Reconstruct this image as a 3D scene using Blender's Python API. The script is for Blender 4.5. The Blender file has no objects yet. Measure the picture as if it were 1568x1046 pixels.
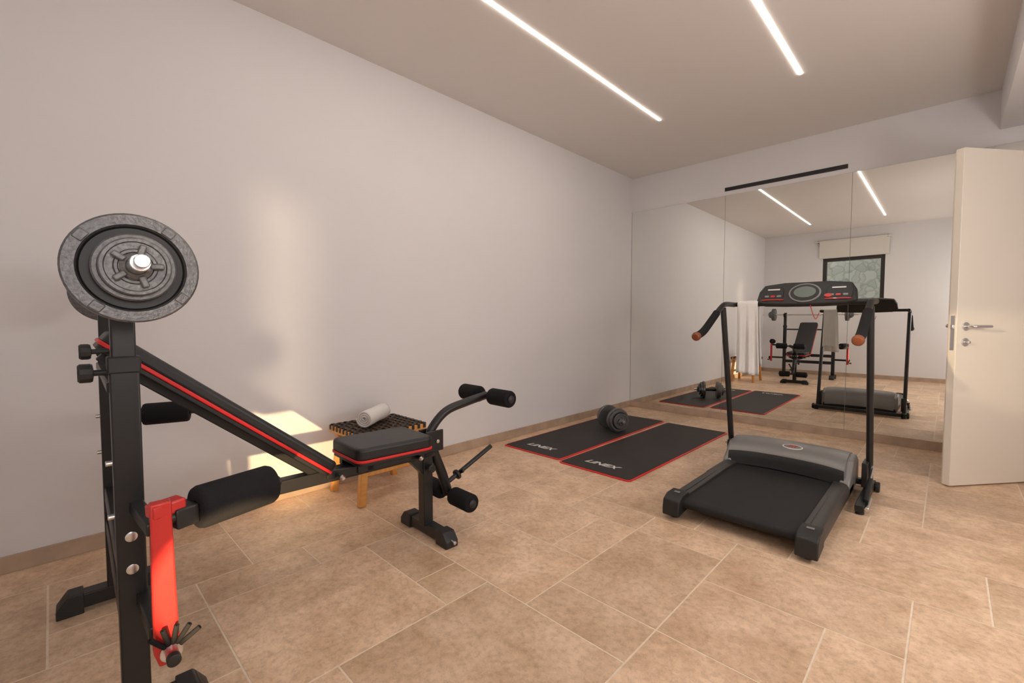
import bpy, bmesh, math, random
from mathutils import Vector, Matrix, Quaternion
random.seed(11)
SC=bpy.context.scene
COL=SC.collection
XL,XR,YR,YB,ZC=-2.70,1.15,-0.50,4.80,2.67

# ---------------- materials ----------------
def mk(name,col,rough=0.5,metal=0.0,nscale=0,namt=0.0,bump=0.0,bscale=None,emit=None,estr=0,spec=0.5,coat=0):
    m=bpy.data.materials.new(name); m.use_nodes=True
    nt=m.node_tree; b=nt.nodes["Principled BSDF"]
    b.inputs["Base Color"].default_value=(*col,1); b.inputs["Roughness"].default_value=rough
    b.inputs["Metallic"].default_value=metal; b.inputs["Specular IOR Level"].default_value=spec
    b.inputs["Coat Weight"].default_value=coat
    if emit:
        b.inputs["Emission Color"].default_value=(*emit,1); b.inputs["Emission Strength"].default_value=estr
    if namt>0 or bump>0:
        tc=nt.nodes.new("ShaderNodeTexCoord")
        if namt>0:
            n=nt.nodes.new("ShaderNodeTexNoise"); n.inputs["Scale"].default_value=nscale; n.inputs["Detail"].default_value=5
            nt.links.new(tc.outputs["Object"],n.inputs["Vector"])
            r=nt.nodes.new("ShaderNodeValToRGB")
            r.color_ramp.elements[0].position=0.3; r.color_ramp.elements[1].position=0.7
            r.color_ramp.elements[0].color=(*[c*(1-namt) for c in col],1)
            r.color_ramp.elements[1].color=(*[min(1,c*(1+namt)) for c in col],1)
            nt.links.new(n.outputs["Fac"],r.inputs["Fac"]); nt.links.new(r.outputs["Color"],b.inputs["Base Color"])
        if bump>0:
            n2=nt.nodes.new("ShaderNodeTexNoise"); n2.inputs["Scale"].default_value=bscale or nscale; n2.inputs["Detail"].default_value=3
            nt.links.new(tc.outputs["Object"],n2.inputs["Vector"])
            bp=nt.nodes.new("ShaderNodeBump"); bp.inputs["Strength"].default_value=bump; bp.inputs["Distance"].default_value=0.002
            nt.links.new(n2.outputs["Fac"],bp.inputs["Height"]); nt.links.new(bp.outputs["Normal"],b.inputs["Normal"])
    return m
M_wall=mk("wall_paint",(0.80,0.785,0.80),0.7,nscale=1.2,namt=0.015,bump=0.08,bscale=90,spec=0.25)
M_ceil=mk("ceiling_paint",(0.82,0.78,0.75),0.8,spec=0.2)
M_base=mk("travertine_skirting",(0.47,0.35,0.26),0.5,nscale=9,namt=0.15)
M_grout=mk("grout",(0.84,0.70,0.55),0.8,nscale=30,namt=0.08)
M_mirror=mk("mirror_glass",(0.90,0.915,0.89),0.0,1.0)
M_mback=mk("mirror_edge",(0.30,0.33,0.30),0.4)
M_black=mk("black_powdercoat",(0.012,0.012,0.013),0.38,nscale=200,namt=0.1,bump=0.05,bscale=400)
M_plastic=mk("black_plastic",(0.016,0.016,0.017),0.5)
M_foam=mk("black_foam",(0.010,0.010,0.012),0.85,bump=0.8,bscale=350,spec=0.25)
M_vinyl=mk("black_vinyl",(0.012,0.012,0.014),0.42,bump=0.25,bscale=260)
M_red=mk("red_vinyl",(0.72,0.02,0.02),0.4)
M_redp=mk("red_powdercoat",(0.52,0.022,0.02),0.32,coat=0.3)
M_chrome=mk("chrome",(0.70,0.70,0.71),0.25,1.0)
M_iron=mk("hammertone_iron",(0.15,0.15,0.155),0.38,0.55,nscale=120,namt=0.25,bump=0.6,bscale=160)
M_irond=mk("dark_iron",(0.018,0.018,0.02),0.42,0.2)
M_mat=mk("mat_rubber",(0.022,0.019,0.019),0.62,nscale=3,namt=0.2,bump=0.4,bscale=300)
M_white=mk("white_print",(0.75,0.73,0.72),0.6)
M_towel=mk("terry_cotton",(0.85,0.83,0.81),0.95,bump=1.0,bscale=260,spec=0.1)
M_door=mk("door_lacquer",(0.85,0.785,0.69),0.42,nscale=1.0,namt=0.01)
M_belt=mk("treadmill_belt",(0.008,0.008,0.009),0.65,bump=0.3,bscale=500)
M_rail=mk("grey_plastic",(0.040,0.036,0.034),0.45,bump=0.2,bscale=300)
M_silver=mk("silver_plastic",(0.22,0.215,0.215),0.38,0.3)
M_lcd=mk("lcd_glass",(0.16,0.19,0.17),0.2)
M_brown=mk("brown_cap",(0.20,0.055,0.02),0.4)
M_strap=mk("leather_strap",(0.018,0.012,0.010),0.5)
M_strip=mk("led_diffuser",(1,1,1),0.5,emit=(1.0,0.89,0.78),estr=60)
M_frame=mk("window_frame_metal",(0.03,0.025,0.02),0.4)
M_blind=mk("blind_fabric",(0.78,0.75,0.70),0.9)

def wood_mat():
    m=bpy.data.materials.new("honey_wood"); m.use_nodes=True; nt=m.node_tree; b=nt.nodes["Principled BSDF"]
    tc=nt.nodes.new("ShaderNodeTexCoord"); mp=nt.nodes.new("ShaderNodeMapping"); mp.inputs["Scale"].default_value=(30,30,3)
    n=nt.nodes.new("ShaderNodeTexNoise"); n.inputs["Scale"].default_value=2; n.inputs["Detail"].default_value=6
    r=nt.nodes.new("ShaderNodeValToRGB"); r.color_ramp.elements[0].color=(0.54,0.21,0.04,1); r.color_ramp.elements[1].color=(0.84,0.44,0.14,1)
    nt.links.new(tc.outputs["Object"],mp.inputs["Vector"]); nt.links.new(mp.outputs["Vector"],n.inputs["Vector"])
    nt.links.new(n.outputs["Fac"],r.inputs["Fac"]); nt.links.new(r.outputs["Color"],b.inputs["Base Color"]); b.inputs["Roughness"].default_value=0.4
    return m
M_wood=wood_mat()

def tile_mat():
    m=bpy.data.materials.new("travertine_tile"); m.use_nodes=True; nt=m.node_tree; b=nt.nodes["Principled BSDF"]
    L=nt.links
    tc=nt.nodes.new("ShaderNodeTexCoord"); at=nt.nodes.new("ShaderNodeAttribute"); at.attribute_name="tilecol"
    vm=nt.nodes.new("ShaderNodeVectorMath"); vm.operation='MULTIPLY_ADD'; vm.inputs[1].default_value=(7,7,7)
    L.new(at.outputs["Color"],vm.inputs[0]); L.new(tc.outputs["Object"],vm.inputs[2])
    n1=nt.nodes.new("ShaderNodeTexNoise"); n1.inputs["Scale"].default_value=4.0; n1.inputs["Detail"].default_value=12; n1.inputs["Roughness"].default_value=0.76
    n2=nt.nodes.new("ShaderNodeTexNoise"); n2.inputs["Scale"].default_value=45; n2.inputs["Detail"].default_value=6; n2.inputs["Roughness"].default_value=0.75
    L.new(vm.outputs[0],n1.inputs["Vector"]); L.new(vm.outputs[0],n2.inputs["Vector"])
    r=nt.nodes.new("ShaderNodeValToRGB")
    r.color_ramp.elements[0].position=0.36; r.color_ramp.elements[0].color=(0.56,0.37,0.23,1)
    r.color_ramp.elements[1].position=0.62; r.color_ramp.elements[1].color=(0.83,0.61,0.43,1)
    L.new(n1.outputs["Fac"],r.inputs["Fac"])
    r2=nt.nodes.new("ShaderNodeValToRGB")
    r2.color_ramp.elements[0].position=0.33; r2.color_ramp.elements[0].color=(0.78,0.75,0.72,1)
    r2.color_ramp.elements[1].position=0.55; r2.color_ramp.elements[1].color=(1.05,1.05,1.05,1)
    L.new(n2.outputs["Fac"],r2.inputs["Fac"])
    mx=nt.nodes.new("ShaderNodeMixRGB"); mx.blend_type='MULTIPLY'; mx.inputs[0].default_value=1
    L.new(r.outputs["Color"],mx.inputs[1]); L.new(r2.outputs["Color"],mx.inputs[2])
    sx=nt.nodes.new("ShaderNodeSeparateXYZ"); L.new(at.outputs["Vector"],sx.inputs[0])
    mr=nt.nodes.new("ShaderNodeMapRange"); mr.inputs["To Min"].default_value=0.88; mr.inputs["To Max"].default_value=1.07
    L.new(sx.outputs[0],mr.inputs["Value"])
    mx2=nt.nodes.new("ShaderNodeVectorMath"); mx2.operation='SCALE'
    L.new(mx.outputs["Color"],mx2.inputs[0]); L.new(mr.outputs["Result"],mx2.inputs["Scale"])
    L.new(mx2.outputs[0],b.inputs["Base Color"])
    b.inputs["Roughness"].default_value=0.40; b.inputs["Specular IOR Level"].default_value=0.4
    bp=nt.nodes.new("ShaderNodeBump"); bp.inputs["Strength"].default_value=0.25; bp.inputs["Distance"].default_value=0.003
    L.new(n2.outputs["Fac"],bp.inputs["Height"]); L.new(bp.outputs["Normal"],b.inputs["Normal"])
    return m
M_tile=tile_mat()

def stone_mat():
    m=bpy.data.materials.new("stone_cladding"); m.use_nodes=True; nt=m.node_tree; b=nt.nodes["Principled BSDF"]; L=nt.links
    tc=nt.nodes.new("ShaderNodeTexCoord")
    nz=nt.nodes.new("ShaderNodeTexNoise"); nz.inputs["Scale"].default_value=6
    ad=nt.nodes.new("ShaderNodeVectorMath"); ad.operation='MULTIPLY_ADD'; ad.inputs[1].default_value=(0.2,0.2,0.2)
    L.new(tc.outputs["Object"],nz.inputs["Vector"]); L.new(nz.outputs["Color"],ad.inputs[0]); L.new(tc.outputs["Object"],ad.inputs[2])
    v=nt.nodes.new("ShaderNodeTexVoronoi"); v.inputs["Scale"].default_value=7
    v2=nt.nodes.new("ShaderNodeTexVoronoi"); v2.inputs["Scale"].default_value=7; v2.feature='DISTANCE_TO_EDGE'
    L.new(ad.outputs[0],v.inputs["Vector"]); L.new(ad.outputs[0],v2.inputs["Vector"])
    r=nt.nodes.new("ShaderNodeValToRGB"); r.color_ramp.elements[0].color=(0.44,0.45,0.38,1); r.color_ramp.elements[1].color=(0.58,0.58,0.50,1)
    sp=nt.nodes.new("ShaderNodeSeparateColor"); L.new(v.outputs["Color"],sp.inputs[0]); L.new(sp.outputs[0],r.inputs["Fac"])
    r2=nt.nodes.new("ShaderNodeValToRGB"); r2.color_ramp.elements[0].color=(0.74,0.74,0.70,1); r2.color_ramp.elements[1].position=0.12
    L.new(v2.outputs["Distance"],r2.inputs["Fac"])
    mx=nt.nodes.new("ShaderNodeMixRGB"); mx.blend_type='MULTIPLY'; mx.inputs[0].default_value=1
    L.new(r.outputs["Color"],mx.inputs[1]); L.new(r2.outputs["Color"],mx.inputs[2]); L.new(mx.outputs["Color"],b.inputs["Base Color"])
    b.inputs["Roughness"].default_value=0.9
    return m
M_stone=stone_mat()

# ---------------- helpers ----------------
def finish(name,bm,mat,smooth=False,bevel=0,seg=2,angle=40):
    bmesh.ops.recalc_face_normals(bm,faces=bm.faces[:])
    me=bpy.data.meshes.new(name); bm.to_mesh(me); bm.free()
    ob=bpy.data.objects.new(name,me); COL.objects.link(ob)
    if isinstance(mat,(list,tuple)):
        for m in mat: me.materials.append(m)
    else: me.materials.append(mat)
    if bevel>0:
        b=ob.modifiers.new("Bevel",'BEVEL'); b.width=bevel; b.segments=seg; b.limit_method='ANGLE'; b.angle_limit=math.radians(35)
        b.harden_normals=False
    if smooth or bevel>0:
        for p in me.polygons: p.use_smooth=True
        try: me.set_sharp_from_angle(angle=math.radians(angle))
        except Exception: pass
    return ob
def group(name,loc,kids):
    e=bpy.data.objects.new(name,None); e.empty_display_size=0.1; e.location=loc; COL.objects.link(e)
    inv=Matrix.Translation(-Vector(loc))
    for k in kids:
        k.parent=e; k.matrix_parent_inverse=inv
    return e
def bmbox(bm,lo,hi,mi=0):
    v=[bm.verts.new((x,y,z)) for x in (lo[0],hi[0]) for y in (lo[1],hi[1]) for z in (lo[2],hi[2])]
    for f in ((0,1,3,2),(4,6,7,5),(0,4,5,1),(2,3,7,6),(0,2,6,4),(1,5,7,3)):
        fc=bm.faces.new([v[i] for i in f]); fc.material_index=mi
def boxes(name,lst,mat,bevel=0,seg=2):
    bm=bmesh.new()
    for lo,hi in lst: bmbox(bm,lo,hi)
    return finish(name,bm,mat,bevel=bevel,seg=seg)
def obox(name,c,size,mat,rot=(0,0,0),bevel=0.003,seg=3):
    bm=bmesh.new(); s=[d/2 for d in size]; bmbox(bm,[-a for a in s],s)
    ob=finish(name,bm,mat,bevel=bevel,seg=seg)
    ob.location=c; ob.rotation_euler=rot
    return ob
def beam(name,p1,p2,w,h,mat,bevel=0.004,up=Vector((0,0,1))):
    p1=Vector(p1); p2=Vector(p2); d=(p2-p1); L=d.length; y=d.normalized()
    if abs(y.dot(up))>0.95: up=Vector((0,1,0))
    x=y.cross(up).normalized(); z=x.cross(y).normalized()
    bm=bmesh.new(); bmbox(bm,(-w/2,-L/2,-h/2),(w/2,L/2,h/2))
    ob=finish(name,bm,mat,bevel=bevel,seg=3)
    M=Matrix((x,y,z)).transposed().to_4x4(); M.translation=(p1+p2)/2
    ob.matrix_world=M
    return ob
def lathe(name,prof,p,axis,mat,seg=40,smooth=True,angle=35):
    axis=Vector(axis).normalized(); q=Vector((0,0,1)).rotation_difference(axis).to_matrix().to_4x4()
    q.translation=Vector(p)
    bm=bmesh.new(); rings=[]
    for pr in prof:
        r,a=pr[0],pr[1]
        if r<1e-5: rings.append([bm.verts.new((0,0,a))])
        else: rings.append([bm.verts.new((r*math.cos(2*math.pi*i/seg),r*math.sin(2*math.pi*i/seg),a)) for i in range(seg)])
    for k in range(len(rings)-1):
        A,B=rings[k],rings[k+1]; mi=prof[k+1][2] if len(prof[k+1])>2 else 0
        for i in range(seg):
            j=(i+1)%seg
            if len(A)==1 and len(B)==1: continue
            if len(A)==1: f=bm.faces.new((A[0],B[i],B[j]))
            elif len(B)==1: f=bm.faces.new((A[i],B[0],A[j]))
            else: f=bm.faces.new((A[i],B[i],B[j],A[j]))
            f.material_index=mi
    ob=finish(name,bm,mat,smooth=smooth,angle=angle)
    ob.matrix_world=q
    return ob
def rod(name,p1,p2,r,mat,seg=24,cham=0.0015):
    p1=Vector(p1); p2=Vector(p2); L=(p2-p1).length
    return lathe(name,[(0,0),(r-cham,0),(r,cham),(r,L-cham),(r-cham,L),(0,L)],p1,p2-p1,mat,seg)
def foam(name,p1,p2,r,mat=None,hole=True):
    p1=Vector(p1); p2=Vector(p2); L=(p2-p1).length; c=r*0.22
    pr=[(0,0.004),(r*0.35,0.004),(r*0.36,0)]
    pr+=[(r-c,0),(r-c*0.3,c*0.3),(r,c),(r,L-c),(r-c*0.3,L-c*0.3),(r-c,L),(r*0.36,L),(r*0.35,L-0.004),(0,L-0.004)]
    return lathe(name,pr,p1,p2-p1,mat or M_foam,40,angle=60)
def sweep(name,pts,r,mat,seg=16,sub=6,ry=None,smoothpath=True):
    P=[Vector(p) for p in pts]
    if smoothpath and len(P)>2:
        Q=[P[0]*2-P[1]]+P+[P[-1]*2-P[-2]]; out=[]
        for i in range(1,len(Q)-2):
            for k in range(sub):
                t=k/sub; a,b,c,d=Q[i-1],Q[i],Q[i+1],Q[i+2]
                out.append(0.5*((2*b)+(c-a)*t+(2*a-5*b+4*c-d)*t*t+(3*b-a-3*c+d)*t**3))
        out.append(P[-1]); P=out
    bm=bmesh.new(); rings=[]; n=None
    for i,p in enumerate(P):
        t=(P[min(i+1,len(P)-1)]-P[max(i-1,0)]).normalized()
        if n is None:
            n=t.cross(Vector((0,0,1)))
            if n.length<0.1: n=Vector((1,0,0))
            n.normalize()
        n=(n-t*n.dot(t)).normalized(); b=t.cross(n)
        rr=r
        rings.append([bm.verts.new(p+n*(rr*math.cos(2*math.pi*k/seg))+b*((ry or rr)*math.sin(2*math.pi*k/seg))) for k in range(seg)])
    for a,b2 in zip(rings[:-1],rings[1:]):
        for k in range(seg): bm.faces.new((a[k],a[(k+1)%seg],b2[(k+1)%seg],b2[k]))
    bm.faces.new(rings[0]); bm.faces.new(rings[-1])
    return finish(name,bm,mat,smooth=True,angle=50)
def prism(name,prof_yz,x0,x1,mat,bevel=0.004,seg=3):
    bm=bmesh.new()
    A=[bm.verts.new((x0,y,z)) for y,z in prof_yz]; B=[bm.verts.new((x1,y,z)) for y,z in prof_yz]
    n=len(A); bm.faces.new(A); bm.faces.new(B)
    for i in range(n): bm.faces.new((A[i],A[(i+1)%n],B[(i+1)%n],B[i]))
    return finish(name,bm,mat,bevel=bevel,seg=seg)
def rrect(w,h,r,n=6):
    pts=[]
    for cx,cy,a0 in ((w/2-r,h/2-r,0),(-w/2+r,h/2-r,90),(-w/2+r,-h/2+r,180),(w/2-r,-h/2+r,270)):
        for k in range(n+1):
            a=math.radians(a0+90*k/n); pts.append((cx+r*math.cos(a),cy+r*math.sin(a)))
    return pts
def slab(name,outline,z0,z1,mat,M=None,bevel=0.003,seg=3):
    bm=bmesh.new(); A=[bm.verts.new((x,y,z0)) for x,y in outline]; B=[bm.verts.new((x,y,z1)) for x,y in outline]
    n=len(A); bm.faces.new(A); bm.faces.new(B)
    for i in range(n): bm.faces.new((A[i],A[(i+1)%n],B[(i+1)%n],B[i]))
    ob=finish(name,bm,mat,bevel=bevel,seg=seg)
    if M is not None: ob.matrix_world=M
    return ob
def text_mesh(name,txt,size,mat,M,shear=0.25,ext=0.0006):
    c=bpy.data.curves.new(name,'FONT'); c.body=txt; c.size=size; c.shear=shear; c.extrude=ext; c.align_x='CENTER'; c.align_y='CENTER'; c.offset=size*0.02
    o=bpy.data.objects.new(name+"_c",c); COL.objects.link(o)
    bpy.context.view_layer.update()
    me=bpy.data.meshes.new_from_object(o.evaluated_get(bpy.context.evaluated_depsgraph_get()))
    bpy.data.objects.remove(o)
    ob=bpy.data.objects.new(name,me); COL.objects.link(ob); me.materials.clear(); me.materials.append(mat); ob.matrix_world=M
    return ob

# ---------------- room shell ----------------
T=0.12
U=0.2; ox,oy=-0.66,1.16
i0=math.floor((XL-ox)/U)-1; i1=math.ceil((XR-ox)/U)+1; j0=math.floor((YR-oy)/U)-1; j1=math.ceil((YB-oy)/U)+1
occ={}; tiles=[]
def fits(i,j,w,h): return all((i+a,j+b) not in occ for a in range(w) for b in range(h)) and i+w<=i1+1 and j+h<=j1+1
def put(i,j,w,h):
    for a in range(w):
        for b in range(h): occ[(i+a,j+b)]=1
    tiles.append((i,j,w,h))
put(-3,-3,3,3); put(-2,0,2,1); put(-5,0,3,2); put(-2,1,2,3); put(0,-2,3,3); put(-6,-4,3,3)
for j in range(j0,j1+1):
    for i in range(i0,i1+1):
        if (i,j) in occ: continue
        opts=[(3,2),(2,3),(2,2),(2,2),(3,2),(2,1),(2,3),(1,2),(3,2)]
        random.shuffle(opts); ok=False
        for w,h in opts:
            if fits(i,j,w,h): put(i,j,w,h); ok=True; break
        if not ok:
            for w,h in ((2,2),(2,1),(1,2),(1,1)):
                if fits(i,j,w,h): put(i,j,w,h); break
bm=bmesh.new(); cl=bm.loops.layers.float_color.new("tilecol")
bmbox(bm,(XL-T,YR-T,-0.1),(XR+T,YB+T,-0.0010),1)
g=0.0031
for (i,j,w,h) in tiles:
    x0=max(XL,ox+i*U+g); x1=min(XR,ox+(i+w)*U-g); y0=max(YR,oy+j*U+g); y1=min(YB,oy+(j+h)*U-g)
    if x1-x0<0.01 or y1-y0<0.01: continue
    vs=[bm.verts.new(p) for p in ((x0,y0,0),(x1,y0,0),(x1,y1,0),(x0,y1,0))]
    vb=[bm.verts.new((p.co.x,p.co.y,-0.0010)) for p in vs]
    c=(random.random(),random.random(),random.random(),1)
    f=bm.faces.new(vs)
    fs=[f]+[bm.faces.new((vs[k],vs[(k+1)%4],vb[(k+1)%4],vb[k])) for k in range(4)]
    for f in fs:
        for l in f.loops: l[cl]=c
me=bpy.data.meshes.new("floor"); bm.to_mesh(me); bm.free()
fl=bpy.data.objects.new("floor",me); COL.objects.link(fl); me.materials.append(M_tile); me.materials.append(M_grout)

boxes("ceiling",[((XL-T,YR-T,ZC),(XR+T,YB+T,ZC+0.1))],M_ceil)
boxes("trim_bulkhead",[((0.22,YR,2.39),(XR,YB,ZC))],M_wall)
boxes("wall_left",[((XL-T,YR-T,0),(XL,YB+T,ZC))],M_wall)
boxes("wall_back",[((XL,YB,0),(XR+T,YB+T,ZC))],M_wall)
WA=(-1.72,-0.82,1.36,2.17); WB=(0.15,1.05,0.62,2.37)
def wall_with_holes(name,x0,x1,z0,z1,y0,y1,holes):
    L=[]; holes=sorted(holes); cx=x0
    for (a,b,c,d) in holes:
        L.append(((cx,y0,z0),(a,y1,z1))); L.append(((a,y0,z0),(b,y1,c))); L.append(((a,y0,d),(b,y1,z1))); cx=b
    L.append(((cx,y0,z0),(x1,y1,z1)))
    return boxes(name,L,M_wall)
wall_with_holes("wall_rear",XL,XR,0,ZC,YR-T,YR,[WA,WB])
boxes("wall_right",[((XR,YR-T,0),(XR+T,YB,ZC))],M_wall)
boxes("wall_return",[((0.66,4.50,0),(XR,YB,2.39))],M_wall)
bh=0.07
boxes("baseboard_left",[((XL,YR,0),(XL+0.012,YB,bh))],M_base,bevel=0.002)
boxes("baseboard_back",[((XL+0.012,YB-0.014,0),(0.66,YB,bh))],M_base,bevel=0.002)
boxes("baseboard_rear",[((XL+0.012,YR,0),(XR,YR+0.012,bh))],M_base,bevel=0.002)
boxes("baseboard_right",[((XR-0.012,YR+0.012,0),(XR,4.5,bh))],M_base,bevel=0.002)
def window(name,W):
    a,b,c,d=W; f=0.06; y0,y1=YR-0.09,YR-0.03
    k=[boxes("frame",[((a,y0,c),(a+f,y1,d)),((b-f,y0,c),(b,y1,d)),((a+f,y0,c),(b-f,y1,c+f)),((a+f,y0,d-f),(b-f,y1,d))],M_frame,bevel=0.003)]
    return group(name,((a+b)/2,YR-0.06,(c+d)/2),k)
window("window_1",WA); window("window_2",WB)
k=[rod("rail",(-1.85,YR+0.05,2.48),(-0.73,YR+0.05,2.48),0.014,M_blind),
   obox("blind",((-1.27),YR+0.04,2.32),(1.0,0.012,0.30),M_blind,bevel=0.002),
   boxes("brackets",[((-1.8,YR,2.46),(-1.78,YR+0.05,2.5)),((-0.8,YR,2.46),(-0.78,YR+0.05,2.5))],M_frame)]
group("roller_blind",(-1.27,YR+0.05,2.48),k)
boxes("exterior_stone_wall",[((-5.5,-1.70,-0.1),(1.45,-1.45,2.6))],M_stone)
k=[]
xs=[XL+0.004,-1.655,-0.625,0.40,0.655]
k.append(boxes("backing",[((XL+0.001,YB-0.004,bh),(0.657,YB-0.0005,2.28))],M_mback))
for n in range(4):
    k.append(boxes("panel_%d"%(n+1),[((xs[n]+0.0015,YB-0.009,bh+0.002),(xs[n+1]-0.0015,YB-0.004,2.278))],M_mirror))
group("wall_mirror",(-1.0,YB-0.005,bh),k)
k=[boxes("slot_frame",[((-1.665,YB-0.006,2.322),(-0.66,YB,2.328)),((-1.665,YB-0.006,2.352),(-0.66,YB,2.358))],M_plastic),
   boxes("slot",[((-1.665,YB-0.003,2.328),(-0.66,YB,2.352))],M_irond)]
group("linear_air_diffuser",(-1.16,YB,2.34),k)
for x in (-1.76,-0.765):
    boxes("linear_ceiling_light",[((x-0.009,0.42,ZC-0.003),(x+0.009,3.56,ZC))],M_strip)

# ---------------- door ----------------
A=Vector((0.035,3.80,0)); d=Vector((0.62,0.785,0)).normalized(); nrm=Vector((d.y,-d.x,0))
R=Matrix((d,-nrm,Vector((0,0,1)))).transposed().to_4x4(); R.translation=A
k=[]
def place(ob): ob.matrix_world=R@ob.matrix_world; return ob
W=0.90
k.append(place(boxes("leaf",[((0,0,0.008),(W,0.045,2.045))],M_door,bevel=0.003)))
k.append(place(boxes("rebate",[((0.004,0.045,0.015),(W-0.02,0.052,2.035))],M_door,bevel=0.002)))
k.append(place(boxes("lock_plate",[((-0.0015,0.010,0.84),(0.001,0.032,1.05))],M_chrome)))
k.append(place(boxes("latch",[((-0.010,0.014,0.97),(0.0,0.028,0.995))],M_chrome,bevel=0.002)))
for s,y in ((-1,0.0),(1,0.052)):
    k.append(place(lathe("rose_%d"%(s+2),[(0,0),(0.025,0),(0.025,0.007),(0.022,0.009),(0,0.009)],(0.06,y,0.985),(0,s,0),M_chrome)))
    k.append(place(lathe("key_rose_%d"%(s+2),[(0,0),(0.025,0),(0.025,0.007),(0.022,0.009),(0,0.009)],(0.06,y,0.89),(0,s,0),M_chrome)))
    k.append(place(sweep("lever_%d"%(s+2),[(0.06,y,0.985),(0.06,y+s*0.035,0.985),(0.068,y+s*0.052,0.985),(0.10,y+s*0.055,0.985),(0.17,y+s*0.055,0.985)],0.009,M_chrome)))
k.append(place(rod("turn_knob",(0.06,-0.009,0.89),(0.06,-0.03,0.89),0.008,M_chrome)))
group("door_1",A,k)

# ---------------- mats ----------------
def mat(cx,cy,ang,w=0.575,l=1.73):
    Mx=Matrix.Translation((cx,cy,0))@Matrix.Rotation(ang,4,'Z')
    k=[slab("edge",rrect(w,l,0.03),0.0006,0.008,M_red,Mx,bevel=0.002),
       slab("pad",rrect(w-0.024,l-0.024,0.024),0.001,0.0105,M_mat,Mx,bevel=0.002),
       text_mesh("logo","LINEX",0.08,M_white,Mx@Matrix.Translation((-0.03,-l/2+0.16,0.0112))@Matrix.Scale(1.15,4,(1,0,0)),shear=0.35)]
    return group("exercise_mat",(cx,cy,0),k)
mat(-2.295,3.415,math.radians(0.5)); mat(-1.690,3.375,math.radians(-0.3))

# ---------------- plates ----------------
def plate(name,p,ax,r,th,mat=None):
    t=th; pr=[(0.014,0),(r*0.96,0),(r,t*0.12),(r,t*0.88),(r*0.97,t),(r*0.80,t),(r*0.77,t*0.72),(r*0.74,t*0.62,1),(r*0.42,t*0.62,1),(r*0.38,t*0.9),(r*0.30,t),(0.014,t)]
    return lathe(name,pr,p,ax,[mat or M_iron,M_irond],56)
def plate_solid(name,p,ax,r,th):
    t=th; pr=[(0.014,0),(r*0.96,0),(r,t*0.12),(r,t*0.85),(r*0.96,t),(r*0.86,t),(r*0.83,t*0.84),(r*0.62,t*0.84),(r*0.58,t),(r*0.50,t),(r*0.47,t*0.9),(0.014,t*0.9)]
    return lathe(name,pr,p,ax,M_iron,56)
def dumb_side(k,pre,base,ax,rs,ths):
    a=0; ax=Vector(ax)
    for n,(r,t) in enumerate(zip(rs,ths)):
        k.append((plate if r>0.09 else plate_solid)("%splate_%d"%(pre,n+1),Vector(base)+ax*a,ax,r,t)); a+=t+0.0008
    return a
def star_collar(k,pre,p,ax,r=0.03,lug=0.010,n6=6):
    ax=Vector(ax).normalized(); p=Vector(p)
    k.append(lathe(pre+"collar",[(0.012,0),(r*0.9,0),(r,0.003),(r,0.010),(r*0.7,0.014),(r*0.6,0.022),(0.012,0.024)],p,ax,M_iron,30))
    u=ax.orthogonal().normalized(); v=ax.cross(u)
    for n in range(n6):
        a=n*2*math.pi/n6+0.5; dd=u*math.cos(a)+v*math.sin(a)
        k.append(beam(pre+"lug_%d"%n,p+ax*0.008+dd*r*0.8,p+ax*0.008+dd*(r+lug),0.012,0.014,M_iron,bevel=0.003,up=ax))

# ---------------- dumbbell ----------------
k=[]; ax=Vector((0.88,-0.47,0)).normalized(); c=Vector((-2.20,3.60,0.0105+0.108))
k.append(rod("handle",c-ax*0.20,c+ax*0.20,0.0125,M_chrome))
k.append(foam("grip",c-ax*0.065,c+ax*0.065,0.017,M_irond))
for s in (-1,1):
    a=dumb_side(k,"side%d_"%(s+2),c+ax*s*0.07,ax*s,(0.108,0.096,0.07),(0.028,0.026,0.02))
    star_collar(k,"side%d_"%(s+2),c+ax*s*(0.07+a),ax*s,0.026)
group("dumbbell",c,k)

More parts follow.
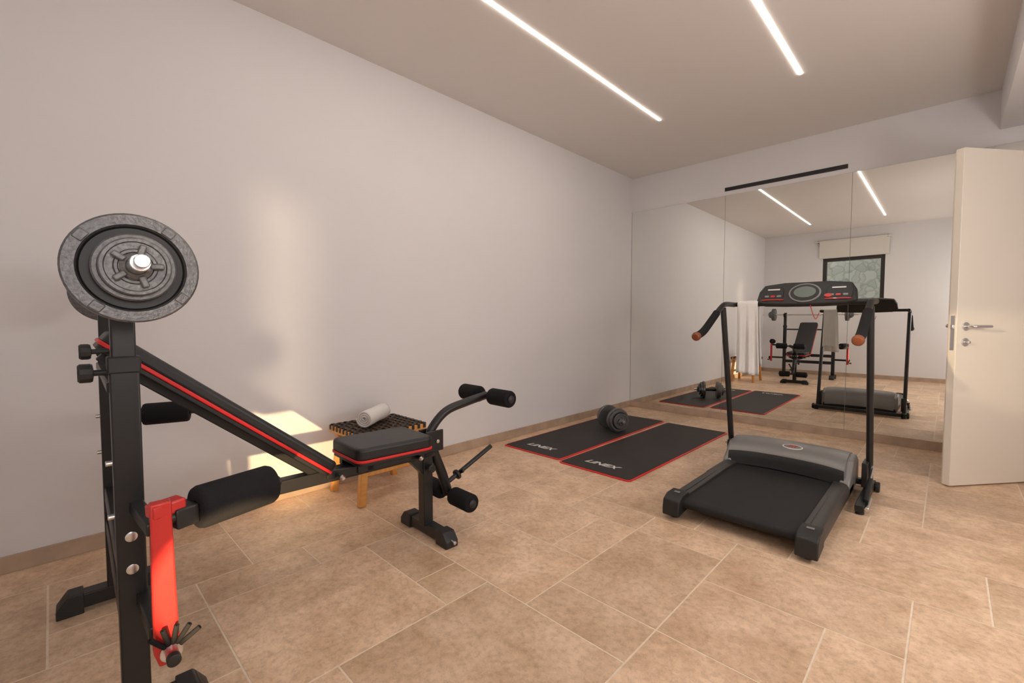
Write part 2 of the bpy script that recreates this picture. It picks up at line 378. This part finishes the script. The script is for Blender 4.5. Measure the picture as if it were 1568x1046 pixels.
# ---------------- weight bench ----------------
k=[]
XC=-1.79; XN=-1.42; XF=-2.16; YU=0.13
for nm,x in (("near",XN),("far",XF)):
    k.append(beam("upright_lower_"+nm,(x,YU,0.045),(x,YU,0.93),0.050,0.055,M_black))
    k.append(beam("upright_upper_"+nm,(x,YU,0.90),(x,YU,1.10),0.042,0.046,M_black))
    k.append(boxes("sleeve_"+nm,[((x-0.028,YU-0.031,0.895),(x+0.028,YU+0.031,0.935))],M_plastic,bevel=0.004))
    k.append(prism("hook_"+nm,[(YU-0.028,1.085),(YU+0.05,1.085),(YU+0.06,1.145),(YU+0.05,1.15),(YU+0.035,1.118),(YU+0.01,1.110),(YU-0.012,1.118),(YU-0.018,1.165),(YU-0.028,1.165)],x-0.022,x+0.022,M_black,bevel=0.002))
    k.append(beam("foot_"+nm,(x,0.0,0.04),(x,0.26,0.04),0.055,0.05,M_black))
    for e,(ya,yb) in enumerate(((-0.03,0.04),(0.21,0.28))):
        yy=(ya,yb) if e==0 else (yb,ya)
        k.append(prism("foot_cap_%s_%d"%(nm,e),[(yy[0],0.0),(yy[1],0.0),(yy[1],0.072),(yy[0]+(0.03 if e==0 else -0.03),0.072),(yy[0],0.03)],x-0.035,x+0.035,M_plastic,bevel=0.004))
    s=1 if nm=="near" else -1
    if nm=="near":
        k.append(lathe("knob_1",[(0,0),(0.006,0),(0.006,0.03),(0.016,0.032),(0.018,0.036),(0.018,0.048),(0.015,0.052),(0,0.052)],(x,YU-0.025,0.948),(0,-1,0),M_plastic,12,angle=20))
        k.append(lathe("knob_2",[(0,0),(0.007,0),(0.007,0.028),(0.020,0.030),(0.022,0.034),(0.022,0.052),(0.018,0.056),(0,0.056)],(x,YU-0.025,0.898),(0,-1,0),M_plastic,12,angle=20))
    for n,z in enumerate((0.50,0.42)):
        k.append(lathe("bolt_%s_%d"%(nm,n),[(0,0),(0.012,0),(0.012,0.002),(0.009,0.003),(0,0.003)],(x+s*0.025,YU,z),(s,0,0),M_chrome,20))
    for n,z in enumerate((0.68,0.55)):
        k.append(rod("pin_%s_%d"%(nm,n),(x,YU-0.026,z),(x,YU-0.040,z),0.007,M_chrome))
k.append(beam("cross_low",(XF,YU,0.28),(XN,YU,0.28),0.05,0.05,M_black))
k.append(beam("cross_mid",(XF,YU,0.40),(XN,YU,0.40),0.05,0.05,M_black))
k.append(beam("cross_back",(XF,YU-0.02,0.86),(XN,YU-0.02,0.86),0.025,0.025,M_black))
k.append(beam("main_beam",(XC,YU,0.40),(XC,1.27,0.40),0.05,0.05,M_black))
k.append(beam("front_leg",(XC,1.22,0.42),(XC,1.22,0.05),0.05,0.05,M_black))
k.append(beam("front_foot",(-1.95,1.23,0.035),(-1.63,1.23,0.035),0.05,0.05,M_black))
for n,(xa,xb) in enumerate(((-1.985,-1.90),(-1.595,-1.68))):
    bm=bmesh.new(); x1,x2=xa,xb; s=1 if xb>xa else -1
    pts=[(x1,0.0),(x2,0.0),(x2,0.066),(x1+s*0.03,0.066),(x1,0.03)]
    Aa=[bm.verts.new((x,1.197,z)) for x,z in pts]; Bb=[bm.verts.new((x,1.263,z)) for x,z in pts]
    bm.faces.new(Aa); bm.faces.new(Bb)
    for i in range(5): bm.faces.new((Aa[i],Aa[(i+1)%5],Bb[(i+1)%5],Bb[i]))
    k.append(finish("front_foot_cap_%d"%n,bm,M_plastic,bevel=0.004))
k.append(prism("leg_gusset",[(1.125,0.376),(1.195,0.376),(1.195,0.30)],XC-0.02,XC+0.02,M_black,bevel=0.002))
k.append(rod("front_knob_stem",(XC+0.025,1.22,0.33),(XC+0.05,1.22,0.33),0.006,M_chrome))
k.append(lathe("front_knob",[(0,0),(0.018,0),(0.02,0.004),(0.02,0.018),(0.014,0.022),(0,0.022)],(XC+0.04,1.22,0.33),(1,0,0),M_plastic,12,angle=20))
k.append(rod("foot_pin",(-1.60,1.23,0.03),(-1.572,1.23,0.03),0.008,M_chrome))
def pad(pre,w,l,th,M):
    out=[]
    out.append(slab(pre+"_cushion",rrect(w,l,0.035,8),0,th,M_vinyl,M,bevel=0.014,seg=5))
    out.append(slab(pre+"_welt",rrect(w+0.006,l+0.006,0.038,8),-0.004,0.007,M_red,M,bevel=0.003))
    out.append(slab(pre+"_board",rrect(w-0.006,l-0.006,0.034,8),-0.018,-0.003,M_vinyl,M,bevel=0.003))
    return out
Ms=Matrix.Translation((XC,1.003,0.456))@Matrix.Rotation(math.radians(-1.0),4,'X')
k+=pad("seat",0.27,0.355,0.054,Ms)
ang=math.atan2(-0.525,0.64)
Mb=Matrix.Translation((XC,0.43,0.724))@Matrix.Rotation(ang,4,'X')@Matrix.Translation((0,0,-0.03))
k+=pad("backrest",0.27,0.82,0.042,Mb)
k.append(beam("backrest_spine",Mb@Vector((0,-0.38,-0.032)),Mb@Vector((0,0.41,-0.032)),0.04,0.028,M_black))
k.append(boxes("seat_bracket",[((XC-0.09,0.845,0.405),(XC-0.06,1.145,0.440)),((XC+0.06,0.845,0.405),(XC+0.09,1.145,0.440)),((XC-0.09,0.885,0.400),(XC+0.09,0.915,0.438)),((XC-0.09,1.085,0.40),(XC+0.09,1.115,0.438))],M_black,bevel=0.002))
for n,y in enumerate((0.765,1.115)):
    k.append(rod("hinge_bolt_%d"%n,(XC-0.11,y,0.418),(XC+0.125,y,0.418),0.009,M_black))
    k.append(lathe("hinge_nut_%d"%n,[(0,0),(0.011,0),(0.011,0.006),(0.006,0.012),(0,0.012)],(XC+0.125,y,0.418),(1,0,0),M_chrome,6,smooth=False))
k.append(beam("hinge_strap",(XC+0.075,0.725,0.425),(XC+0.075,0.885,0.415),0.012,0.035,M_black))
dy=-0.03
k.append(sweep("developer_upper",[(XC,1.265+dy,0.43),(XC,1.285+dy,0.50),(XC,1.37+dy,0.575),(XC,1.50+dy,0.605),(XC,1.63+dy,0.625)],0.021,M_black))
k.append(sweep("developer_lower",[(XC,1.27+dy,0.47),(XC,1.30+dy,0.38),(XC,1.345+dy,0.27),(XC,1.38+dy,0.165)],0.024,M_black))
k.append(boxes("developer_pivot",[((XC-0.036,1.235+dy,0.40),(XC-0.026,1.33+dy,0.50)),((XC+0.026,1.235+dy,0.40),(XC+0.036,1.33+dy,0.50))],M_black,bevel=0.004))
k.append(rod("pivot_bolt",(XC-0.05,1.29+dy,0.45),(XC+0.05,1.29+dy,0.45),0.009,M_chrome))
for pre,y,z,r in (("top",1.63+dy,0.625,0.043),("low",1.38+dy,0.165,0.043)):
    k.append(rod(pre+"_axle",(-1.99,y,z),(-1.59,y,z),0.011,M_black))
    k.append(foam(pre+"_foam_near",(-1.745,y,z),(-1.60,y,z),r))
    k.append(foam(pre+"_foam_far",(-1.98,y,z),(-1.835,y,z),r))
    for s,x in ((1,-1.60),(-1,-1.98)):
        k.append(lathe(pre+"_cap%d"%(s+1),[(0,0),(0.02,0),(0.02,0.004),(0.012,0.01),(0,0.012)],(x,y,z),(s,0,0),M_plastic,20))
k.append(rod("plate_peg",(XC,1.345+dy,0.205),(XC,1.665+dy,0.345),0.0115,M_black))
k.append(lathe("peg_collar",[(0.011,0),(0.024,0),(0.026,0.004),(0.026,0.012),(0.024,0.015),(0.011,0.015)],(XC,1.43+dy,0.242),(0,0.92,0.40),M_black,20))
k.append(beam("peg_clip",(XC-0.035,1.45+dy,0.235),(XC+0.035,1.45+dy,0.27),0.01,0.02,M_black))
# butterfly arms
for nm,x,s,dz in (("near",-1.215,1,-0.010),("far",-2.365,-1,0.042)):
    xi=XN if nm=="near" else XF
    k.append(beam("arm_stub_"+nm,(xi,0.15,0.34),(x,0.158,0.34),0.032,0.032,M_black))
    k.append(prism("arm_"+nm,[(0.148,0.30),(0.157,0.268),(0.182,0.268),(0.194,0.30),(0.188,0.60+dz),(0.188,0.638+dz),(0.15,0.638+dz),(0.150,0.60+dz)],x-0.014,x+0.014,M_redp,bevel=0.004))
    k.append(beam("arm_top_"+nm,(x,0.15,0.618+dz),(x-s*0.020,0.210,0.620+dz),0.040,0.028,M_redp,bevel=0.004))
    k.append(rod("arm_rod_"+nm,(x,0.175,0.595+dz),(x-s*0.075,0.43,0.598+dz),0.014,M_black))
    k.append(beam("arm_bracket_"+nm,(x-s*0.01,0.19,0.590+dz),(x-s*0.022,0.235,0.592+dz),0.045,0.045,M_black))
    k.append(foam("arm_foam_"+nm,(x-s*0.023,0.235,0.596+dz),(x-s*0.070,(0.410 if s>0 else 0.385),0.598+dz),0.050 if s>0 else 0.044))
    k.append(beam("arm_upper_link_"+nm,(xi,0.14,0.57),(x,0.158,0.57),0.028,0.028,M_black))
    pc=Vector((x+s*0.014,0.178,0.295))
    k.append(rod("hub_washer_"+nm,pc,pc+Vector((s*0.006,0,0)),0.021,M_chrome))
    k.append(rod("hub_"+nm,pc,pc+Vector((s*0.026,0,0)),0.012,M_redp))
    k.append(rod("hub_cap_"+nm,pc+Vector((s*0.024,0,0)),pc+Vector((s*0.042,0,0)),0.013,M_plastic))
    for n in range(5):
        a=math.radians(38+22*n)
        dd=Vector((s*0.25,math.cos(a),math.sin(a))).normalized()
        k.append(foam("grip_%s_%d"%(nm,n),pc+dd*0.020,pc+dd*0.066,0.0052,M_foam))
e=group("weight_bench",(XC,0.13,0),k); e.rotation_euler=(0,0,math.radians(-1.6))

# ---------------- barbell ----------------
k=[]; ZB=1.128; YBar=0.142
k.append(rod("bar",(-2.53,YBar,ZB),(-1.05,YBar,ZB),0.0125,M_chrome))
for s,x0 in ((1,-1.265),(-1,-2.315)):
    X=Vector((s,0,0)); p="r" if s>0 else "l"
    k.append(lathe(p+"_stop",[(0.012,0),(0.022,0),(0.022,0.012),(0.012,0.012)],(x0-s*0.015,YBar,ZB),X,M_chrome,24))
    a=dumb_side(k,p+"_",(x0,YBar,ZB),X,(0.112,0.112,0.068,0.058),(0.026,0.026,0.022,0.02))
    star_collar(k,p+"_",Vector((x0,YBar,ZB))+X*a,X,0.026,lug=0.018,n6=5)
    k.append(rod(p+"_sleeve",(x0+s*a,YBar,ZB),(x0+s*(a+0.085),YBar,ZB),0.0165,M_chrome))
    for n in range(4):
        t=math.radians(45+90*n+8); rr=0.099
        c0=Vector((x0+s*0.052,YBar+rr*math.cos(t),ZB+rr*math.sin(t)))
        dirt=Vector((0,math.cos(t),math.sin(t)))
        k.append(beam(p+"_rib_%d"%n,c0-dirt*0.009,c0+dirt*0.009,0.022,0.006,M_iron,bevel=0.002,up=X))
e=group("barbell",(-1.79,YBar,ZB),k); e.rotation_euler=(0,0,math.radians(-1.7))

# ---------------- stool ----------------
k=[]; x0,x1,y0,y1,zt=-2.63,-2.255,1.14,1.575,0.405
rw=0.03
k.append(boxes("frame",[((x0,y0,zt-0.045),(x0+rw,y1,zt-0.008)),((x1-rw,y0,zt-0.045),(x1,y1,zt-0.008)),((x0+rw,y0,zt-0.045),(x1-rw,y0+rw,zt-0.008)),((x0+rw,y1-rw,zt-0.045),(x1-rw,y1,zt-0.008))],M_wood,bevel=0.004))
k.append(boxes("slats",[((x0+rw+0.004+q*0.052,y0+rw,zt-0.022),(x0+rw+0.050+q*0.052,y1-rw,zt-0.010)) for q in range(6)],M_wood,bevel=0.002))
for n,(lx,ly,sx,sy) in enumerate(((x0+0.03,y0+0.035,-1,-1),(x1-0.03,y0+0.035,1,-1),(x0+0.03,y1-0.035,-1,1),(x1-0.03,y1-0.035,1,1))):
    k.append(beam("leg_%d"%(n+1),(lx+sx*0.012,ly+sy*0.02,0.0),(lx-sx*0.01,ly-sy*0.02,zt-0.022),0.036,0.04,M_wood,bevel=0.005))
k.append(beam("stretcher_1",(x0+0.03,y0+0.05,0.17),(x0+0.03,y1-0.05,0.17),0.02,0.028,M_wood))
k.append(beam("stretcher_2",(x1-0.03,y0+0.05,0.17),(x1-0.03,y1-0.05,0.17),0.02,0.028,M_wood))
bm=bmesh.new()
def add_strap(path,wdir,w):
    w2=Vector(wdir)*w/2; prev=None
    for p in path:
        p=Vector(p); a=bm.verts.new(p-w2); b=bm.verts.new(p+w2)
        if prev: bm.faces.new((prev[0],prev[1],b,a))
        prev=(a,b)
NX,NY=9,11
for n in range(NY):
    yc=y0+0.018+(y1-y0-0.036)*n/(NY-1); path=[(x0-0.003,yc,zt-0.030),(x0-0.003,yc,zt-0.008)]
    for q in range(41):
        x=x0+(x1-x0)*q/40; ph=(x-x0-0.018)/((x1-x0-0.036)/(NX-1))
        path.append((x,yc,zt-0.003+0.003*math.cos(math.pi*(ph+n))))
    path+=[(x1+0.003,yc,zt-0.008),(x1+0.003,yc,zt-0.030)]
    add_strap(path,(0,1,0),0.016)
for m in range(NX):
    xc=x0+0.018+(x1-x0-0.036)*m/(NX-1); path=[(xc,y0-0.003,zt-0.030),(xc,y0-0.003,zt-0.008)]
    for q in range(49):
        y=y0+(y1-y0)*q/48; ph=(y-y0-0.018)/((y1-y0-0.036)/(NY-1))
        path.append((xc,y,zt-0.003-0.003*math.cos(math.pi*(ph+m))))
    path+=[(xc,y1+0.003,zt-0.008),(xc,y1+0.003,zt-0.030)]
    add_strap(path,(1,0,0),0.016)
ob=finish("woven_straps",bm,M_strap); so=ob.modifiers.new("s",'SOLIDIFY'); so.thickness=0.0025; so.offset=0
k.append(ob)
group("woven_stool",((x0+x1)/2,(y0+y1)/2,0),k)

# rolled towel (spiral)
bm=bmesh.new(); N=160; prof=[]
for i in range(N+1):
    t=i/N*2*math.pi*3.6; r=0.010+0.0118*t/(2*math.pi); prof.append((r*math.cos(t),r*math.sin(t)))
Lr=0.27; prev=None
for j in range(13):
    f=j/12; row=[bm.verts.new((x*(1+0.03*math.sin(5*f+3*x*20)),y*(1+0.02*math.sin(9*f)),(f-0.5)*Lr+0.006*math.sin(i*0.13))) for i,(x,y) in enumerate(prof)]
    if prev:
        for a in range(N): bm.faces.new((prev[a],prev[a+1],row[a+1],row[a]))
    prev=row
ob=finish("rolled_towel",bm,M_towel,smooth=True,angle=80)
so=ob.modifiers.new("s",'SOLIDIFY'); so.thickness=0.0092; so.offset=-1
axd=Vector((-0.60,0.80,0)).normalized()
Mq=Vector((0,0,1)).rotation_difference(axd).to_matrix().to_4x4(); Mq.translation=(-2.45,1.335,zt+0.054)
ob.matrix_world=Mq

# ---------------- treadmill ----------------
k=[]; a0,a1=-1.03,-0.36; cx=(a0+a1)/2; y0,y1=2.18,3.36
RW=0.078
k.append(boxes("running_board",[((a0+0.06,y0+0.06,0.06),(a1-0.06,3.12,0.092))],M_plastic,bevel=0.003))
bm=bmesh.new(); bx0,bx1=a0+RW,a1-RW
loop=[]
for i in range(13):
    a=math.pi/2+math.pi*i/12; loop.append((y0+0.075+0.024*math.cos(a),0.077+0.024*math.sin(a)))
for i in range(13):
    a=-math.pi/2+math.pi*i/12; loop.append((3.14+0.024*math.cos(a),0.077+0.024*math.sin(a)))
A1=[bm.verts.new((bx0,y,z)) for y,z in loop]; B1=[bm.verts.new((bx1,y,z)) for y,z in loop]
for i in range(len(loop)): j=(i+1)%len(loop); bm.faces.new((A1[i],A1[j],B1[j],B1[i]))
k.append(finish("belt",bm,M_belt,smooth=True))
k.append(rod("rear_roller",(bx0-0.02,y0+0.075,0.077),(bx1+0.02,y0+0.075,0.077),0.021,M_chrome))
for nm,xa,xb,s in (("left",a0,a0+RW,-1),("right",a1-RW,a1,1)):
    bm=bmesh.new()
    xo,xi=(xa,xb) if s<0 else (xb,xa)
    sec=[(xi,0.05),(xi,0.110),(xi+s*0.045,0.116),(xo-s*0.010,0.106),(xo,0.085),(xo,0.045)]
    P1=[bm.verts.new((x,y0+0.09,z)) for x,z in sec]; P2=[bm.verts.new((x,3.18,z+0.006)) for x,z in sec]
    bm.faces.new(P1); bm.faces.new(P2)
    for i in range(6): bm.faces.new((P1[i],P1[(i+1)%6],P2[(i+1)%6],P2[i]))
    k.append(finish("side_rail_"+nm,bm,M_rail,bevel=0.003))
    k.append(boxes("rail_groove_"+nm,[((xi+s*0.022,y0+0.14,0.10),(xi+s*0.026,3.05,0.1165))],M_plastic))
    k.append(prism("end_cap_"+nm,[(y0,0.02),(y0+0.13,0.035),(y0+0.13,0.124),(y0+0.05,0.122),(y0+0.008,0.10),(y0,0.06)],xa-0.004,xb+0.004,M_plastic,bevel=0.006))
    k.append(rod("cap_foot_"+nm,((xa+xb)/2,y0+0.06,0.0),((xa+xb)/2,y0+0.06,0.03),0.02,M_plastic))
    k.append(obox("cap_badge_"+nm,((xa+xb)/2,y0+0.08,0.1245),(0.03,0.02,0.002),M_silver,bevel=0.0005))
    k.append(prism("shoulder_"+nm,[(3.02,0.05),(3.04,0.125),(3.09,0.165),(3.15,0.222),(3.28,0.235),(3.36,0.19),(3.37,0.05)],xa if s<0 else xb-0.05,xa+0.05 if s<0 else xb,M_silver,bevel=0.012,seg=4))
bm=bmesh.new(); nx=24
hp=[(3.075,0.095),(3.08,0.14),(3.085,0.180),(3.105,0.205),(3.16,0.228),(3.25,0.243),(3.33,0.228),(3.37,0.17),(3.375,0.06)]
rows=[]
for i in range(nx+1):
    u=i/nx; x=a0+0.03+(a1-a0-0.06)*u; e=(2*u-1); dip=0.045*(1-e*e); row=[]
    for y,z in hp:
        ff=max(0,1-(y-3.075)/0.2)
        row.append(bm.verts.new((x,y+dip*ff*0.8-0.035*ff,z+0.012*(1-e**4))))
    rows.append(row)
for a,b in zip(rows[:-1],rows[1:]):
    for j in range(len(hp)-1):
        f=bm.faces.new((a[j],a[j+1],b[j+1],b[j])); f.material_index=1 if j<2 else 0
bm.faces.new(rows[0]); bm.faces.new(rows[-1])
k.append(finish("motor_hood",bm,[M_silver,M_plastic],smooth=True,angle=60))
k.append(boxes("belly_pan",[((a0+0.01,3.05,0.03),(a1-0.01,3.37,0.08))],M_plastic,bevel=0.008))
sl=math.atan2(0.02,0.07)
Mo=Matrix.Translation((cx+0.03,3.165,0.2405))@Matrix.Rotation(sl,4,'X')
ell=[(0.055*math.cos(2*math.pi*i/32),0.027*math.sin(2*math.pi*i/32)) for i in range(32)]
ell2=[(x*0.88,y*0.8) for x,y in ell]
k.append(slab("badge",ell,-0.003,0.003,M_white,Mo,bevel=0.0005)); k.append(slab("badge_ring",ell2,0.002,0.0036,M_silver,Mo,bevel=0))
k.append(text_mesh("badge_text","FIT",0.034,M_redp,Mo@Matrix.Translation((0,0,0.004)),shear=0.2))
for nm,x,s in (("left",-1.07,-1),("right",-0.305,1)):
    k.append(beam("base_"+nm,(x,2.92,0.035),(x,3.46,0.035),0.04,0.035,M_black))
    for n,y in enumerate((2.95,3.43)):
        k.append(rod("base_foot_%s_%d"%(nm,n),(x,y,0),(x,y,0.02),0.02,M_plastic))
    k.append(sweep("upright_"+nm,[(x,3.35,0.04),(x,3.30,0.25),(x,3.21,0.65),(x,3.12,1.02),(x,3.10,1.10)],0.017,M_black,ry=0.024))
    k.append(sweep("handrail_"+nm,[(x,2.665,0.925),(x,2.78,0.955),(x,2.93,1.035),(x,3.05,1.10),(x,3.14,1.128),(x,3.31,1.13)],0.017,M_black))
    k.append(sweep("grip_"+nm,[(x,2.672,0.927),(x,2.78,0.957),(x,2.93,1.037),(x,2.985,1.068)],0.0225,M_foam))
    k.append(lathe("grip_cap_"+nm,[(0.0,0.012),(0.018,0.010),(0.0255,0.0),(0.0265,-0.012),(0.024,-0.022),(0.0,-0.022)],(x,2.660,0.924),(0,-0.96,-0.26),M_brown,24))
    k.append(lathe("wheel_"+nm,[(0.006,0),(0.026,0),(0.03,0.004),(0.03,0.018),(0.026,0.022),(0.006,0.022)],(x+s*0.022,3.40,0.03),(s,0,0),M_plastic,28))
    k.append(boxes("hinge_plate_"+nm,[((x-0.028 if s>0 else x+0.0,3.23,0.06),(x if s>0 else x+0.028,3.36,0.20))],M_black,bevel=0.004))
    k.append(lathe("hinge_bolt_"+nm,[(0,0),(0.014,0),(0.014,0.006),(0.008,0.012),(0,0.012)],(x+s*0.012,3.28,0.17),(s,0,0),M_chrome,6,smooth=False))
k.append(rod("gas_strut_body",(-0.285,2.99,0.06),(-0.285,3.17,0.13),0.013,M_black))
k.append(rod("gas_strut_rod",(-0.285,3.17,0.13),(-0.285,3.27,0.17),0.006,M_chrome))
k.append(rod("gas_strut_low",(-0.275,2.93,0.035),(-0.275,3.08,0.05),0.011,M_chrome))
k.append(beam("base_cross",(-1.07,3.44,0.035),(-0.305,3.44,0.035),0.04,0.035,M_black))
k.append(rod("console_bar",(-1.07,3.31,1.13),(-0.305,3.31,1.13),0.015,M_black))
tl=math.radians(62)
Mc=Matrix.Translation((cx+0.04,3.33,1.185))@Matrix.Rotation(tl,4,'X')
co=[(-0.27,-0.055),(-0.22,-0.075),(-0.10,-0.080),(0.10,-0.080),(0.22,-0.075),(0.27,-0.055),(0.262,0.02),(0.235,0.07),(0.12,0.085),(-0.12,0.085),(-0.235,0.07),(-0.262,0.02)]
k.append(slab("console",co,-0.022,0.018,M_plastic,Mc,bevel=0.010,seg=4))
def ellp(a,b,n=36,ox=0,oy=0): return [(ox+a*math.cos(2*math.pi*i/n),oy+b*math.sin(2*math.pi*i/n)) for i in range(n)]
k.append(slab("display_bezel",ellp(0.088,0.068),0.014,0.024,M_silver,Mc,bevel=0.003))
k.append(slab("display_inner",ellp(0.078,0.059),0.016,0.0255,M_plastic,Mc,bevel=0.001))
k.append(slab("display",ellp(0.060,0.040,oy=0.004),0.018,0.0268,M_lcd,Mc,bevel=0.001))
for sgn in (-1,1):
    k.append(slab("pod_%d"%(sgn+1),[(x+sgn*0.18,y) for x,y in rrect(0.13,0.10,0.03)],0.012,0.0225,M_irond,Mc,bevel=0.003))
    for n in range(3):
        k.append(slab("key_%d_%d"%(sgn+1,n),[(x+sgn*(0.14+0.035*n),y-0.02) for x,y in rrect(0.026,0.014,0.005)],0.02,0.0245,M_redp if n==1 else M_silver,Mc,bevel=0.001))
    k.append(slab("red_line_%d"%(sgn+1),[(x+sgn*0.175,y-0.046) for x,y in rrect(0.13,0.006,0.002)],0.015,0.0235,M_redp,Mc,bevel=0))
    k.append(slab("label_%d"%(sgn+1),[(x+sgn*0.175,y+0.03) for x,y in rrect(0.07,0.009,0.002)],0.015,0.0235,M_white,Mc,bevel=0))
k.append(slab("start_button",[(x+0.125,y-0.025) for x,y in ellp(0.02,0.013,20)],0.02,0.027,M_redp,Mc,bevel=0.001))
k.append(sweep("safety_cord",[(-0.62,3.29,1.12),(-0.60,3.27,1.06),(-0.585,3.275,1.03),(-0.57,3.285,1.07)],0.0025,M_redp,seg=8))
group("treadmill",(cx,2.8,0),k)

# hanging towel over console bar
bm=bmesh.new(); prev=None; NXt=30; path=[]
yb,zb=3.31,1.13; rr=0.022
for i in range(26): path.append((yb-rr,0.66+(zb-0.66)*i/25))
for i in range(1,10):
    a=math.pi-math.pi*i/10; path.append((yb+rr*math.cos(a),zb+rr*math.sin(a)))
for i in range(22): path.append((yb+rr,zb-(zb-0.72)*i/21))
for (y,z) in path:
    row=[]; f=min(1,max(0,(zb-z)/0.45)); s=-1 if y<yb else 1
    for i in range(NXt+1):
        u=i/NXt; x=-1.040+0.125*(u)*(1+0.18*f)-0.002*f
        row.append(bm.verts.new((x,y+s*(0.003+f*0.006)+0.010*f*math.sin(u*15+z*2)+0.004*f*math.sin(u*31),z+0.006*math.sin(u*6)*f)))
    if prev:
        for a in range(NXt): bm.faces.new((prev[a],prev[a+1],row[a+1],row[a]))
    prev=row
ob=finish("hanging_towel",bm,M_towel,smooth=True,angle=80)
so=ob.modifiers.new("s",'SOLIDIFY'); so.thickness=0.005; so.offset=0

# ---------------- lights ----------------
sd=bpy.data.lights.new("sun",'SUN'); sd.energy=1.15; sd.color=(1.0,0.78,0.56); sd.angle=math.radians(4)
so=bpy.data.objects.new("sun",sd); COL.objects.link(so)
so.rotation_euler=Vector((-1.5,0.68,-0.27)).to_track_quat('-Z','Y').to_euler(); so.location=(3,-3,3)
def plight(name,loc,e,r,col=(1,0.94,0.885)):
    l=bpy.data.lights.new(name,'POINT'); l.energy=e; l.shadow_soft_size=r; l.color=col
    o=bpy.data.objects.new(name,l); o.location=loc; COL.objects.link(o)
plight("fill_light_side",(0.85,2.2,1.25),43,0.18)  # unseen fill light, added to brighten ceiling and walls; no fixture here
plight("fill_light_rear",(0.92,0.1,1.35),28,0.18)  # second added fill near the rear wall, out of view
def spot(name,loc,tgt,e,ang,blend,r,col):
    l=bpy.data.lights.new(name,'SPOT'); l.energy=e; l.color=col; l.shadow_soft_size=r; l.spot_size=math.radians(ang); l.spot_blend=blend
    o=bpy.data.objects.new(name,l); o.location=loc; COL.objects.link(o)
    o.rotation_euler=(Vector(tgt)-Vector(loc)).to_track_quat('-Z','Y').to_euler()
spot("added_sun_patch_wall",(0.35,-0.40,0.58),(-2.7,0.96,0.27),900,11,0.2,0.015,(1.0,0.70,0.36))  # added spot, stands in for the low warm sun patch on the left wall
spot("added_light_band_door",(-1.25,-0.40,1.75),(0.30,4.12,0.76),480,8,0.45,0.03,(1.0,0.78,0.48))  # added spot, imitates the warm band of light on the door leaf
w=bpy.data.worlds.new("world"); SC.world=w; w.use_nodes=True
bg=w.node_tree.nodes["Background"]; bg.inputs[0].default_value=(0.90,0.90,0.95,1); bg.inputs[1].default_value=1.9

# ---------------- camera ----------------
cd=bpy.data.cameras.new("camera"); cam=bpy.data.objects.new("camera",cd); COL.objects.link(cam)
cd.sensor_width=36; cd.lens=36*687/1568; cd.clip_start=0.02
cam.location=(0,0,1.02)
th=math.radians(44.2); p=math.atan(0.0466)
dirv=Vector((-math.sin(th)*math.cos(p),math.cos(th)*math.cos(p),-math.sin(p)))
cam.rotation_euler=dirv.to_track_quat('-Z','Y').to_euler()
SC.camera=cam
SC.view_settings.view_transform='Standard'
SC.view_settings.look='None'
SC.view_settings.exposure=-0.5
